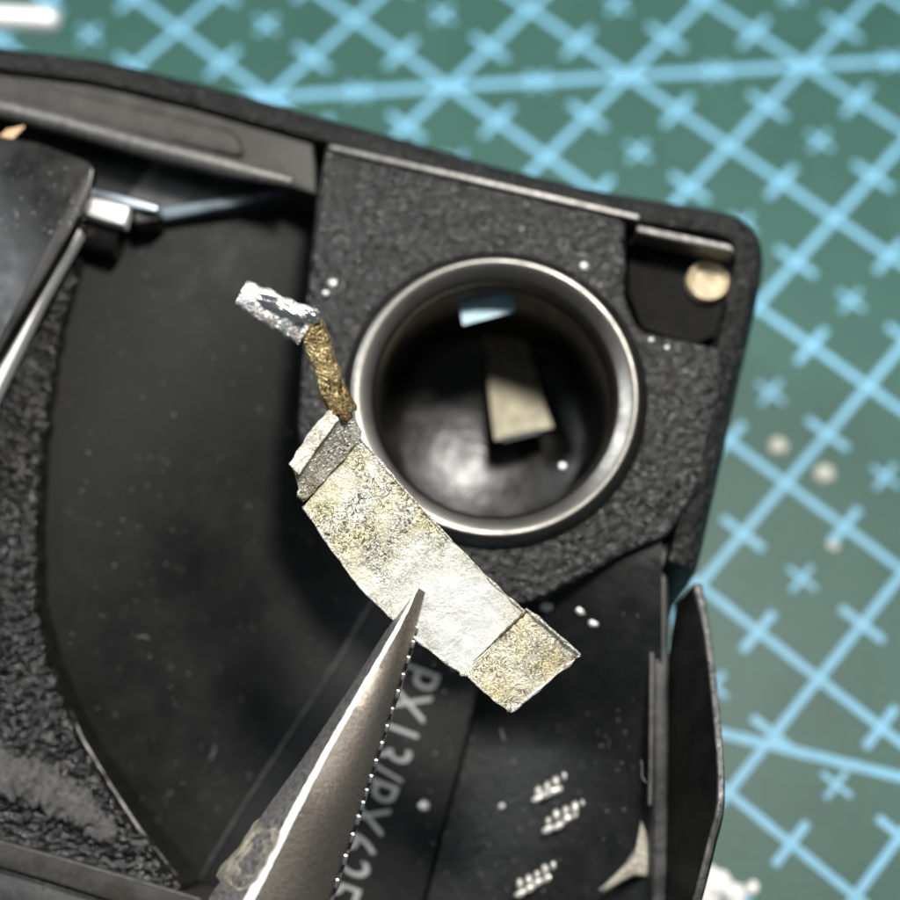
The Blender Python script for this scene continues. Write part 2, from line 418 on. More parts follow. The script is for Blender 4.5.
shelf = [Bd(x, y, SH) for x, y in ((386, 575), (520, 560), (482, 680), (466, 745), (425, 900), (410, 985), (134, 985))]
finish('label_shelf', prism(shelf, -13, SH, 0.25, 4), M_cham, cam_t)
fe = [B(*pline([(384, 584), (350, 640), (318, 692), (280, 750), (240, 812), (203, 874), (192, 893)], k/60), SH+0.02) for k in range(61)]
finish('fold_edge_highlight', tube(fe, [0.11+0.05*noise.noise(p*2.0) for p in fe], 8), mat_metal('lit_fold', (0.07, 0.07, 0.067), 0.4, 0.8, (1, 1, 1), 2.0, (0.012, 0.012, 0.012), 0.3, 0.1), cam_t)  # paler tube stands for the lit edge of the crease
endp = [Bd(x, y, SH) for x, y in ((520, 540), (690, 500), (668, 985), (412, 985), (427, 900), (468, 745), (484, 680))]
ex0 = min(p[0] for p in endp); ex1 = max(p[0] for p in endp)
def ez(co):
    return co.z if co.z < -12 else SH+0.12+4.2*max(0, (co.x-ex0-3.0)/(ex1-ex0))**1.3
bm = bmesh.new()
# sloping panel as a fine sheet with thickness
def xr(t):  # left and right border at row t
    a = pline([(540, 540), (484, 680), (468, 745), (427, 900), (405, 985)], t); return a
def end_h(s, t):
    k = min(1, t/0.5); k = k*k*(3-2*k); return lerp(-1.1+0.5*s, SH+0.1+5.2*s**1.6, k)
rows = []
for j in range(41):
    t = j/40; yy = lerp(540, 985, t)
    xl = pline([(540, 540), (484, 680), (468, 745), (427, 900), (405, 985)], t); row = []
    for i in range(25):
        s = i/24; h = end_h(s, t)
        row.append(bm.verts.new(B(lerp(xl[0], 662, s), lerp(xl[1], yy, s), h)))
    rows.append(row)
for j in range(40):
    for i in range(24): bm.faces.new((rows[j][i], rows[j][i+1], rows[j+1][i+1], rows[j+1][i]))
finish('end_panel', bm, M_panel, cam_t)
# raised rail beside the end panel
rl = [Bd(x, y, -2.2) for x, y in ((655, 545), (668, 540), (669, 640), (668, 985), (652, 985), (653, 700))]
finish('side_rail', prism(rl, -13, -2.2, 0.25, 3), M_black, cam_t)
finish('rail_edge_or_highlight', tube([B(x, y, -2.3) for x, y in ((654, 560), (652, 650), (651, 760), (650, 805))], 0.13, 8), M_rail, cam_t)

# printed lettering on the shelf
cu = bpy.data.curves.new('lettering', 'FONT'); cu.body = 'PX13/PX625'; cu.extrude = 0.03; cu.offset = -0.002; cu.space_character = 1.08
to = bpy.data.objects.new('tmp_text', cu); scene.collection.objects.link(to)
dg = bpy.context.evaluated_depsgraph_get(); me = bpy.data.meshes.new_from_object(to.evaluated_get(dg))
bpy.data.objects.remove(to)
xs = [v.co.x for v in me.vertices]; ys = [v.co.y for v in me.vertices]
bm = bmesh.new(); bm.from_mesh(me); bpy.data.meshes.remove(me)
T0, T1 = B(441, 676, SH), B(357, 905, SH)                 # cap line, first to last letter
rd = (T1-T0); TL = rd.length; rd.normalize(); upv = Vector((-rd.y, rd.x, 0))
if upv.x < 0: upv = -upv
CAPH = 2.7
for v in bm.verts:
    tx = (v.co.x-min(xs))/(max(xs)-min(xs))*TL; ty = (v.co.y-min(ys))/(max(ys)-min(ys))*CAPH-CAPH
    v.co = T0+rd*tx+upv*ty+Vector((0, 0, 0.05 if v.co.z > 0 else -0.05))
finish('lettering', bm, M_white, cam_t, 0, 'small grey printed battery codes along the shelf')

# ---------------- light seal block (coarse grained) on the left
SEAL = [(76, 228), (82, 262), (62, 335), (48, 420), (39, 520), (38, 600), (50, 660), (80, 740), (130, 820), (182, 884)]
SZ = -2.7
def sealx(y):
    for (xa, ya), (xb, yb) in zip(SEAL[:-1], SEAL[1:]):
        if ya <= y <= yb: return lerp(xa, xb, (y-ya)/(yb-ya))
    return SEAL[0][0] if y < SEAL[0][1] else SEAL[-1][0]
bm = bmesh.new(); rows = []; NJ, NI = 640, 90
for j in range(NJ+1):
    y = lerp(226, 899, j/NJ); xb = sealx(y)+noise.noise(Vector((0, y*0.06, 3)))*2.5; row = []
    for i in range(NI+1):
        s = i/NI; x = lerp(-30, xb, s)
        p = B(x, y, SZ); q = Vector((p.x, p.y, 0))
        c1 = noise.voronoi(q*2.4+Vector((0.3*noise.noise(q*3), 0.3*noise.noise(q*3+Vector((9, 0, 0))), 0)))[0]
        hgt = 0.50*(c1[1]-c1[0])+0.20*noise.noise(q*2.6)+0.10*noise.noise(q*6)+0.06*noise.noise(q*12)
        # rolled ridge across the lower end
        dr = ((y-(768+x*0.62)))/30.0
        if s > 0.93: hgt -= 0.5*((s-0.93)/0.07)**2
        row.append(bm.verts.new((p.x, p.y, SZ+hgt)))
    p = B(xb+2, y, SZ); row.append(bm.verts.new((p.x, p.y, -9)))
    rows.append(row)
for j in range(NJ):
    for i in range(NI+1): bm.faces.new((rows[j][i], rows[j][i+1], rows[j+1][i+1], rows[j+1][i]))
M_seal, nt, b = newmat('grained_black_seal'); v = coords(nt)
f = ntex(nt, v, 1.3, 6, 0.7)
nt.links.new(ramp(nt, f, [(0.4, g(0.004)), (0.75, g(0.022))]), b.inputs['Base Color']); b.inputs['Roughness'].default_value = 0.22
bump(nt, b, ntex(nt, v, 7, 4, 0.7), 0.5, 0.06)
finish('light_seal', bm, M_seal, cam_t, 180)
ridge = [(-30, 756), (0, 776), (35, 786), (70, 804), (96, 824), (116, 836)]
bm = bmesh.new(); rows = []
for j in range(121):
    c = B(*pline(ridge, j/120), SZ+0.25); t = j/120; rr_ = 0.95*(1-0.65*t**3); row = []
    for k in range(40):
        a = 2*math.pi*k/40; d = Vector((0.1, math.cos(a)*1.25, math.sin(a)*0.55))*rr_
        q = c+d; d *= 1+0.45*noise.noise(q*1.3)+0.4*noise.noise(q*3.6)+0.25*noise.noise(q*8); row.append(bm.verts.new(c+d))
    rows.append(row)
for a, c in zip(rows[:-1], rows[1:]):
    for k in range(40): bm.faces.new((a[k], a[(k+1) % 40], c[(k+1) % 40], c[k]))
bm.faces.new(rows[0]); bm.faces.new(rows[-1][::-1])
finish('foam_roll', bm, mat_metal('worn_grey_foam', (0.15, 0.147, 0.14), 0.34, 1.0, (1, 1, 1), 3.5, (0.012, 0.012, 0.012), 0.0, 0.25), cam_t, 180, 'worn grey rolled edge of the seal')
finish('seal_edge', tube([B(x, y, SZ-0.6) for x, y in ((60, 690), (82, 738), (108, 782), (140, 830), (176, 876))], 0.10, 6), M_rail, cam_t)

# rails along the lower left
r1 = [Bd(x, y, -1.8) for x, y in ((-30, 832), (60, 857), (150, 883), (200, 898), (196, 985), (80, 925), (-30, 862))]
r1 = [Bd(x, y, -1.8) for x, y in ((-30, 832), (60, 857), (150, 883), (208, 902), (205, 930), (120, 905), (50, 882), (-30, 860))]
finish('guide_rail', prism(r1, -12, -1.8, 0.18, 3), M_olive, cam_t)
finish('rail_edge_or_highlight', tube([B(x, y, -1.85) for x, y in ((-30, 834), (60, 859), (150, 885), (200, 900))], 0.09, 8), M_rail, cam_t)  # paler tube stands for the highlight along the guide rail
r2 = [Bd(x, y, -2.4) for x, y in ((-30, 863), (50, 885), (120, 908), (205, 934), (205, 985), (-30, 985))]
finish('lower_ledge', prism(r2, -12, -2.4, 0.15, 3), M_black, cam_t)
finish('ledge_highlight', tube([B(x, y, -2.3) for x, y in ((-20, 864), (50, 885), (120, 907), (180, 925))], 0.07, 6), M_rail, cam_t)  # highlight on the ledge's rim, built as a thin paler tube

# ---------------- upper left: groove plate, film rail, arm, pin
gp = [Bd(x, y, -0.6) for x, y in ((-60, 30), (60, 62), (160, 92), (250, 120), (312, 138), (316, 190), (290, 182), (180, 152), (60, 120), (-60, 92))]
finish('upper_deck', prism(gp, -12, -1.4, 0.2), M_olive, cam_t)
gq = fillet(ccw([Bd(x, y, -1.0) for x, y in ((-60, 58), (100, 97), (236, 129), (246, 158), (150, 138), (-60, 86))]), [0, 1, 2, 3, 4, 5], 0.8, 6)
finish('groove_plate', prism(gq, -2, -1.05, 0.3, 3), M_olive, cam_t)
rr = [B(x, y, -0.6) for x, y in ((-60, 92), (0, 108), (60, 123), (150, 148), (230, 168), (292, 182))]
finish('film_rail', tube(rr, [0.62]*5+[0.35], 14), M_rail, cam_t)
dk = [Bd(x, y, -3.4) for x, y in ((-60, 110), (60, 136), (230, 176), (312, 186), (300, 196), (160, 214), (80, 200), (-60, 170))]
finish('rail_wall', prism(dk, -12, -3.4, 0.2), M_black, cam_t)
bl = [Bd(x, y, -2.6) for x, y in ((156, 208), (230, 196), (312, 178), (312, 186), (235, 206), (160, 221))]
finish('chamber_lip', prism(bl, -6, -2.6, 0.15), mat_metal('blue_reflection_lip', (0.13, 0.165, 0.18), 0.35, 0.1, (1, 1, 1), 1.0, (0.05, 0.06, 0.065), 0.6), cam_t)  # bluish reflection on the wall face put into its colour
AR = [(-40, 128), (20, 139), (38, 142), (88, 161), (94, 168), (91, 186), (70, 232), (30, 300), (-40, 420)]
arm = [Bd(x, y, 2.0) for x, y in AR]
ar = finish('winding_arm', prism(fillet(ccw(arm), range(len(arm)), 0.25, 2), 1.0, 2.0, 0.15, 2), M_gloss, cam_t)
ae = [Bd(x, y, 0.2) for x, y in ((-40, 400), (-10, 350), (30, 290), (78, 228), (81, 231), (43, 298), (10, 366), (-40, 470))]
finish('bright_edge', prism(ae, -0.8, 0.25, 0.1), M_satin, ar)
brk = [Bd(x, y, -0.5) for x, y in ((84, 186), (120, 194), (158, 206), (156, 212), (134, 208), (84, 194))]
finish('pin_bracket', prism(brk, -2.4, -0.5, 0.12), M_steel, cam_t)
brk2 = [Bd(x, y, -1.2) for x, y in ((133, 209), (160, 209), (158, 220), (136, 224))]
finish('bracket_foot', prism(brk2, -3.4, -1.2, 0.15), M_ring, cam_t)
cpn = [Bd(x, y, -0.2) for x, y in ((84, 196), (108, 201), (129, 207), (124, 225), (104, 220), (80, 212))]
finish('pin_lit_top', prism(cpn, -1.2, -0.2, 0.12, 3), M_satin, cam_t)  # silver plate stands for the lamp-lit top of the pin
pa, pb_ = B(62, 224, -2.4), B(122, 240, -2.4)
finish('pin_dark_side', tube([pa, pb_], 1.25, 28), M_gloss, cam_t, 40)  # gloss black stands for the pin's unlit lower half
cp = B(3, 140, 1.0)
bm = bmesh.new()
for k in range(5):
    tube([cp+Vector((-0.4+0.12*k, -1.0, -0.5)), cp+Vector((-0.2+0.16*k, 0.0, 0.1)), cp+Vector((0.1+0.2*k, 0.7+0.1*k, -0.1))], 0.10, 6, bm)
finish('copper_wire', bm, mat_metal('copper_strands', (0.85, 0.6, 0.38), 0.3, 0.1), cam_t)

# ---------------- folded side flap on the right
fi = [((676, 604), -3.4), ((663, 700), -3.0), ((661, 800), -3.0), ((660, 880), -3.0), ((658, 960), -3.0)]
ft = [((692, 586), -2.4), ((706, 650), -0.8), ((717, 782), 2.5), ((704, 845), 2.2), ((684, 925), 1.6)]
bm = bmesh.new(); rows = []
ftd = [((702, 584), -2.5), ((713, 650), -0.9), ((725, 788), 2.4), ((715, 850), 2.1), ((694, 930), 1.5)]
N = 32
for k in range(N+1):
    t = k/N
    a = [(*p, h) for p, h in fi]; c = [(*p, h) for p, h in ft]; d = [(*p, h) for p, h in ftd]
    def lin(L, t):
        n = len(L)-1; x = t*n; i = min(int(x), n-1); f = x-i; return tuple(lerp(u, v, f) for u, v in zip(L[i], L[i+1]))
    pa, pc, pd = B(*pline(a, t)), B(*pline(c, t)), B(*pline(d, t))
    pe = pa+Vector((0.5, 0, -0.3))
    rows.append([bm.verts.new(x) for x in (pa, pc, pd, pe)])
for a, c in zip(rows[:-1], rows[1:]):
    for i in range(4): bm.faces.new((a[i], a[(i+1) % 4], c[(i+1) % 4], c[i]))
bm.faces.new(rows[0]); bm.faces.new(rows[-1])
bevel_all(bm, 0.1, 2, 40)
M_flap = mat_black('flap_black', (0.003, 0.003, 0.003), 0.3, 0.02, 0.1, 3.0); M_flap.node_tree.nodes['Principled BSDF'].inputs['Specular IOR Level'].default_value = 0.25
fo = finish('side_flap', bm, M_flap, cam_t)
mid = [B((p[0]+q[0])/2, (p[1]+q[1])/2, h+0.02) for (p, h), (q, _) in zip(ft, ftd)]
ptsm = []
ptsm = [Vector(pline([tuple(q) for q in mid], k/60)) for k in range(61)]
finish('flap_edge', tube(ptsm, [0.20+0.04*noise.noise(p*1.5) for p in ptsm], 10), mat_metal('worn_flap_edge', (0.22, 0.215, 0.205), 0.24, 0.6, (1, 1, 1), 1.6, (0.012, 0.012, 0.012), 0.6, 0.1), fo)

# glue remains on the end panel
def blob(name, c, pts, h, m, parent, dome=0.25, n=10, rough=0.12):
    """irregular flat bead: outline in photo points at height h, domed"""
    poly = [B(x, y, h) for x, y in pts]; cen = sum(poly, Vector())/len(poly)
    bm = bmesh.new(); rings = []
    for k in range(n+1):
        f = 1-k/n
        ring = []
        for p in poly:
            q = cen+(p-cen)*f; z = dome*math.sqrt(max(0, 1-f*f))+rough*noise.noise(q*4+Vector((3, 1, 7)))*(1-f**4)
            ring.append(bm.verts.new(q+Vector((0, 0, z-0.05))) if f > 0 else None)
        if f > 0: rings.append(ring)
    top = bm.verts.new(cen+Vector((0, 0, dome)))
    m_ = len(poly)
    for a, b in zip(rings[:-1], rings[1:]):
        for i in range(m_): bm.faces.new((a[i], a[(i+1) % m_], b[(i+1) % m_], b[i]))
    for i in range(m_): bm.faces.new((rings[-1][i], rings[-1][(i+1) % m_], top))
    return finish(name, bm, m, parent, 60)
def panel_h(px, py=800):
    t = min(max((py-540)/445, 0), 1); xl = pline([(540, 540), (484, 680), (468, 745), (427, 900), (405, 985)], t)[0]
    s = min(max((px-xl)/(662-xl), 0), 1); return end_h(s, t)
blob('glue_bead', None, [(641, 820), (648, 836), (656, 850), (658, 868), (650, 878), (634, 877), (618, 885), (604, 893), (598, 890), (612, 877), (626, 863), (636, 846)], panel_h(640, 860)+0.3, M_glue, cam_t, 0.5)
M_resin = mat_metal('shiny_glue_ridges', (0.84, 0.82, 0.78), 0.16, 0.4, (1, 1, 1), 5.0, (0.42, 0.4, 0.36), 0.4)
def knob(bm, p, u, w_, a, b_, c):                         # teardrop lump: axes u (length a), w (b), up (c)
    r = bmesh.ops.create_icosphere(bm, subdivisions=2, radius=1); z = Vector((0, 0, 1))
    for v in r['verts']:
        k = 1+0.3*noise.noise(v.co*1.5+p*3); q = v.co*k; v.co = p+u*(q.x*a)+w_*(q.y*b_)+z*(q.z*c)
for (cx_, cy_, L_, n) in ((556, 786, 44, 5), (570, 814, 54, 6), (541, 877, 52, 6)):
    bm = bmesh.new(); h = panel_h(cx_, cy_)+0.08
    o0, o1, o2 = B(cx_, cy_, h), B(cx_+0.88*L_, cy_-0.47*L_, h), B(cx_+4.7, cy_+8.8, h)
    ax = (o1-o0); Lm = ax.length; ax.normalize(); ay = (o2-o0).normalized()
    for k in range(n):
        s_ = -0.42+0.92*k/(n-1); sz = random.uniform(0.8, 1.25)
        knob(bm, o0+ax*(s_*Lm)-ay*random.uniform(0.15, 0.3), (ay-ax*0.35).normalized(), ax, 0.32*sz, 0.21*sz, 0.24*sz)
    for k in range(4):
        s_ = -0.5+0.6*k/3
        knob(bm, o0+ax*(s_*Lm)+ay*random.uniform(0.12, 0.32), ax, ay, 0.36, 0.2, 0.13)
    finish('glue_ridge', bm, M_resin, cam_t, 70)
for (x, y, r, h) in ((546, 605, 0.38, -2.2), (581, 610, 0.28, -2.3), (594, 622, 0.30, -2.5), (333, 283, 0.2, 0.05), (326, 293, 0.14, 0.05), (584, 266, 0.2, 0.1), (651, 340, 0.12, 0.05), (667, 348, 0.12, 0.05), (563, 466, 0.2, -3.2), (502, 806, 0.14, -5), (424, 806, 0.28, -8.5)):  # satin beads added in place of bright blurred glints
    p = B(x, y, h)
    bm = bmesh.new(); bmesh.ops.create_icosphere(bm, subdivisions=3, radius=r)
    hp = panel_h(x, y)+0.1 if y > 600 and x > 480 else (SH+0.05 if y > 600 else h)
    p = B(x, y, hp)
    for v in bm.verts:
        k = 1+0.45*noise.noise(v.co*1.6/r+p)+0.2*noise.noise(v.co*4/r+p); v.co = Vector((v.co.x*k*1.1, v.co.y*k, v.co.z*k*0.7))+p
    finish('glint_bead', bm, M_satin, cam_t, 80)

# ================================================================ the battery contact
def mat_contact(name, a, b_, c, metal, white=None, curl=1.0, rough=(0.6, 0.36), bd=0.11):
    m, nt, b = newmat(name); v = coords(nt)
    def M(op, x, y):
        n = node(nt, 'ShaderNodeMath', operation=op)
        for k, q in enumerate((x, y)):
            if isinstance(q, (int, float)): n.inputs[k].default_value = q
            else: nt.links.new(q, n.inputs[k])
        return n.outputs[0]
    f1 = ntex(nt, v, 0.55, 4, 0.72, 0.4); f2 = ntex(nt, v, 1.7, 2, 0.5, 2.2); f3 = ntex(nt, v, 4.5, 2, 0.5, 1.2); fp = ntex(nt, v, 0.42, 2, 0.6, 0.3)
    col = mixc(nt, ramp(nt, f1, [(0.40, g(0.0)), (0.60, g(1.0))]), a, b_)
    patch = ramp(nt, fp, [(0.38, g(0.12)), (0.50, g(1.0))])                     # where the crust is thick
    curls = ramp(nt, f2, [(0.30, g(1.0)), (0.34, g(0.0)), (0.42, g(0.0)), (0.44, g(1.0)), (0.46, g(1.0)), (0.48, g(0.0)), (0.57, g(0.0)), (0.585, g(0.9)), (0.60, g(0.9)), (0.615, g(0.0))])
    pits = ramp(nt, f3, [(0.33, g(1.0)), (0.39, g(0.0)), (0.60, g(0.0)), (0.63, g(0.7)), (0.66, g(0.0))])
    spots = M('MULTIPLY', M('MAXIMUM', curls, M('MULTIPLY', pits, 0.75)), M('MULTIPLY', patch, curl))
    hmul = None
    if white:
        cx, cy, cz, rad = white
        tc = node(nt, 'ShaderNodeTexCoord'); vm = node(nt, 'ShaderNodeVectorMath', operation='DISTANCE')
        vm.inputs[1].default_value = (cx*S, cy*S, cz*S); nt.links.new(tc.outputs['Object'], vm.inputs[0])
        mr = node(nt, 'ShaderNodeMapRange'); mr.inputs['From Min'].default_value = rad*1.15*S; mr.inputs['From Max'].default_value = rad*0.5*S
        nt.links.new(vm.outputs['Value'], mr.inputs['Value'])
        wm = M('MULTIPLY', mr.outputs[0], ramp(nt, f1, [(0.30, g(0.55)), (0.5, g(1.0))]))
        col = mixc(nt, wm, col, mixc(nt, ramp(nt, f3, [(0.35, g(0.0)), (0.6, g(1.0))]), (0.62, 0.63, 0.60), (0.74, 0.75, 0.73)))
        hmul = M('SUBTRACT', 1.0, M('MULTIPLY', wm, 0.93)); spots = M('MULTIPLY', spots, hmul)
    col = mixc(nt, spots, col, c)
    nt.links.new(col, b.inputs['Base Color']); b.inputs['Metallic'].default_value = metal
    nt.links.new(ramp(nt, f2, [(0.3, g(rough[0])), (0.7, g(rough[1]))]), b.inputs['Roughness'])
    h = M('ADD', M('MULTIPLY', f2, 0.9), M('SUBTRACT', M('MULTIPLY', f3, 0.8), M('MULTIPLY', spots, 0.6)))
    if hmul is not None: h = M('MULTIPLY', h, hmul)
    bump(nt, b, h, 1.0, bd); return m
CB_ = K(430, 560, 79.5)
con = Thing('battery_contact', 'corroded cream metal battery contact strip held in the tweezers', 'battery contact', Matrix.Translation(CB_))
def ribbon(L, Rr, th, nl=40, nw=18, amp=0.05, wob=0.10, bulge=0.0):
    """solid strip between two edges given as (px, py, depth) polylines"""
    bm = bmesh.new(); T, U = [], []
    for j in range(nl+1):
        t = j/nl; a, c = pline(L, t), pline(Rr, t); A = K(*a)-CB_; C = K(*c)-CB_
        A = A+(A-C).normalized()*wob*noise.noise(A*2.3); C = C+(C-A).normalized()*wob*noise.noise(C*2.3+Vector((5, 5, 5)))
        rt, ru = [], []
        for i in range(nw+1):
            p = A.lerp(C, i/nw)
            d = -FW*(amp*(noise.noise(p*1.1)+0.6*noise.noise(p*3.0)+0.35*noise.noise(p*7))+bulge*math.sqrt(max(0, 1-(2*i/nw-1)**2)))
            rt.append(bm.verts.new(p+d)); ru.append(bm.verts.new(p+FW*th+d*0.4))
        T.append(rt); U.append(ru)
    for j in range(nl):
        for i in range(nw):
            bm.faces.new((T[j][i], T[j][i+1], T[j+1][i+1], T[j+1][i])); bm.faces.new((U[j][i], U[j+1][i], U[j+1][i+1], U[j][i+1]))
        bm.faces.new((T[j][0], T[j+1][0], U[j+1][0], U[j][0])); bm.faces.new((T[j][nw], U[j][nw], U[j+1][nw], T[j+1][nw]))
    for i in range(nw):
        bm.faces.new((T[0][i], U[0][i], U[0][i+1], T[0][i+1])); bm.faces.new((T[nl][i], T[nl][i+1], U[nl][i+1], U[nl][i]))
    return bm
wc = K(452, 622, 79.3)-CB_
M_c1 = mat_contact('corroded_plating', (0.66, 0.65, 0.57), (0.58, 0.54, 0.35), (0.035, 0.026, 0.017), 0.25, (wc.x, wc.y, wc.z, 4.0))
M_c2 = mat_contact('yellowed_plating', (0.74, 0.71, 0.58), (0.66, 0.59, 0.36), (0.10, 0.07, 0.035), 0.2)
M_c3 = mat_contact('gilded_neck', (0.60, 0.47, 0.24), (0.24, 0.15, 0.06), (0.008, 0.005, 0.002), 0.65, None, 1.0, (0.45, 0.22), 0.22)
M_c4 = mat_contact('grey_plating', (0.74, 0.72, 0.65), (0.58, 0.54, 0.40), (0.07, 0.06, 0.04), 0.5, None, 1.0, (0.5, 0.28), 0.2)
M_c5 = mat_contact('solder_tinning', (0.86, 0.85, 0.84), (0.62, 0.56, 0.50), (0.16, 0.12, 0.10), 0.8, None, 0.8, (0.4, 0.2), 0.09)
M_dark = mat_metal('crease_shadow_brown', (0.10, 0.075, 0.045), 0.5, 0.5, (1, 1, 1), 3.0, (0.03, 0.02, 0.012), 0.2)
M_c6 = mat_metal('molten_solder', (0.92, 0.92, 0.93), 0.12, 0.25, (1, 1, 1), 1.2, (0.6, 0.58, 0.58), 1.0, 0.1)
M_c7 = mat_contact('worn_edge_highlight', (0.80, 0.79, 0.76), (0.74, 0.70, 0.58), (0.16, 0.12, 0.08), 0.3, None, 1.0, (0.5, 0.3), 0.10)
finish('main_strip', ribbon([(304, 506, 79.4), (330, 546, 79.0), (358, 584, 78.9), (392, 618, 79.0), (430, 650, 79.3), (466, 676, 79.6)],
                            [(361, 438, 79.6), (394, 478, 79.2), (425, 512, 79.0), (458, 547, 79.0), (492, 582, 79.2), (526, 613, 79.6)], 0.3, 60, 24), M_c1, con, 45)
finish('end_tab', ribbon([(467, 674, 79.55), (482, 689, 79.2), (497, 702, 79.1), (511, 712, 79.3)],
                         [(526, 609, 78.85), (545, 624, 78.75), (563, 640, 78.9), (580, 655, 79.2)], 0.34, 26, 22, 0.06), M_c2, con, 45, 'yellowed end tab folded at a crease')
finish('folded_tab', ribbon([(291, 463, 77.9), (300, 450, 77.8), (313, 431, 77.8), (328, 413, 77.9), (344, 402, 78.2)],
                            [(303, 503, 79.3), (316, 490, 79.2), (333, 470, 79.2), (350, 451, 79.2), (362, 432, 79.3)], 0.32, 24, 16, 0.09, 0.14), M_c4, con, 45, 'grey upturned tab with a bright edge')
finish('neck', ribbon([(297, 330, 77.5), (307, 352, 77.7), (314, 375, 77.8), (320, 395, 78.0), (330, 416, 78.4)],
                      [(322, 317, 77.5), (332, 342, 77.7), (339, 366, 77.8), (347, 388, 78.0), (357, 410, 78.4)], 0.42, 34, 16, 0.14, 0.14, 0.45), M_c3, con, 45, 'gold coloured corroded neck')
tip = finish('solder_tip', ribbon([(235, 304, 77.2), (253, 318, 77.0), (276, 331, 77.0), (298, 345, 77.3)],
                            [(248, 280, 77.2), (272, 290, 76.9), (296, 301, 76.9), (320, 312, 77.4)], 0.40, 34, 18, 0.11, 0.12, 0.28), M_c5, con, 45, 'tip coated in lumpy silvery solder')
def lump(name, px, py, d, lx, ly, lz, ang, m, parent, lab=None):
    p = K(px, py, d)-CB_; bm = bmesh.new(); bmesh.ops.create_icosphere(bm, subdivisions=4, radius=1)
    ca, sa = math.cos(ang), math.sin(ang)
    for v in bm.verts:
        k = 1+0.22*noise.noise(v.co*1.7+p)+0.10*noise.noise(v.co*4+p); q = Vector((v.co.x*lx*k, v.co.y*ly*k, v.co.z*lz*k))
        v.co = p+XC*(q.x*ca-q.y*sa)+YC*(q.x*sa+q.y*ca)-FW*q.z
    return finish(name, bm, m, parent, 60, lab)
lump('solder_blob', 281, 309, 76.75, 1.25, 0.42, 0.28, R(-26), M_c6, tip)
lump('rust_joint', 342, 408, 78.25, 0.62, 0.36, 0.32, R(-60), mat_contact('rust_joint', (0.36, 0.22, 0.10), (0.22, 0.12, 0.05), (0.03, 0.015, 0.006), 0.3, None, 1.0, (0.5, 0.3), 0.2), con)
lump('solder_blob', 311, 316, 76.95, 0.5, 0.28, 0.25, R(-20), M_c6, tip)
finish('crease_shadow', tube([K(*pline([(474, 661, 79.35), (487, 649, 79.2), (500, 636, 79.05), (514, 623, 78.95), (527, 611, 78.85)], k/30))-CB_ for k in range(31)], [0.02+0.075*(k/30)*(1+0.5*math.sin(k*1.7)) for k in range(31)], 6), M_dark, con, 40)  # dark brown tube stands for the shadow in the crease
finish('tab_edge', ribbon([(289, 464, 77.75), (300, 447, 77.65), (312, 429, 77.65), (329, 410, 77.8)],
                          [(299, 474, 77.85), (310, 457, 77.75), (322, 440, 77.75), (339, 419, 77.9)], 0.3, 30, 10, 0.05, 0.07, 0.0), M_c7, con, 45)
def edge_line(pts, r):
    P = [K(*pline(pts, k/60))-CB_ for k in range(61)]
    return tube(P, [r*max(0.12, 0.75+1.1*noise.noise(p*1.7)) for p in P], 8)
for pts, r in (([(304, 506, 79.4), (330, 546, 79.0), (358, 584, 78.9), (392, 618, 79.0), (430, 650, 79.3), (466, 676, 79.6)], 0.09),
               ([(361, 438, 79.6), (394, 478, 79.2), (425, 512, 79.0), (458, 547, 79.0), (492, 582, 79.2), (526, 613, 79.6)], 0.07),
               ([(467, 674, 79.35), (482, 689, 79.0), (497, 702, 79.0), (511, 712, 79.2)], 0.10),
               ([(511, 712, 79.2), (534, 693, 79.15), (557, 674, 79.15), (580, 655, 79.1)], 0.12),
               ([(526, 609, 78.75), (545, 624, 78.65), (563, 640, 78.8), (580, 655, 79.1)], 0.09)):
    finish('worn_edge_highlight', edge_line(pts, r), M_c7, con, 60)  # pale tubes stand for the highlight along the worn edges
for (x, y, d, r) in ((510, 708, 79.3, 0.22), (303, 494, 78.9, 0.3), (462, 674, 79.5, 0.14)):
    p = K(x, y, d)-CB_; bm = bmesh.new(); bmesh.ops.create_icosphere(bm, subdivisions=2, radius=r)
    for v in bm.verts: v.co = v.co*(1+0.35*noise.noise(v.co*9+p))+p
    finish('burr', bm, M_c4, con, 60)

# ================================================================ the tweezers
TB = K(260, 960, 74)
tw = Thing('tweezers', 'pointed steel tweezers with serrated jaws gripping the corroded contact', 'tweezers', Matrix.Translation(TB))
M_tw = mat_metal('brushed_steel', (0.44, 0.39, 0.335), 0.33, 0.9, (1, 1, 1), 6.0, (0.17, 0.145, 0.12), 1.0, 0.03)
M_twd = mat_metal('shaded_steel', (0.34, 0.325, 0.31), 0.36, 1.0, (1, 1, 1), 4.0, (0.03, 0.028, 0.026), 0.9, 0.20)  # darker steel: shade of the flank and lower jaw put into the colour
M_tw.node_tree.nodes['Principled BSDF'].inputs['Anisotropic'].default_value = 0.4
M_twh = mat_metal('ridge_highlight', (0.95, 0.95, 0.94), 0.40, 0.4, (1, 1, 1), 3.0, (0.62, 0.61, 0.59), 0.45)  # near-white steel: the ridge's highlight put into the colour
Lp = [(411, 598, 79.4), (385, 632, 79.0), (345, 695, 78.4), (300, 762, 77.8), (262, 815, 77.2), (205, 905, 76.4), (165, 968, 75.8)]
Ra = [(416, 589, 78.7), (396.5, 626, 77.6), (359, 690, 76.6), (320.5, 757, 75.8), (288.5, 816, 75.1), (244, 900, 74.2), (208, 966, 73.5)]
Rb = [(418.5, 588, 78.7), (400, 627, 77.57), (363.5, 691, 76.55), (326, 757.5, 75.7), (295.5, 817, 75.0), (253, 902, 74.05), (218, 968, 73.35)]
Rt = [(425.0, 592, 78.9), (411.4, 640, 78.1), (391.3, 705, 77.3), (370.1, 772, 76.6), (352.3, 828, 76.0), (323.5, 915, 75.1), (305.4, 980, 74.5)]
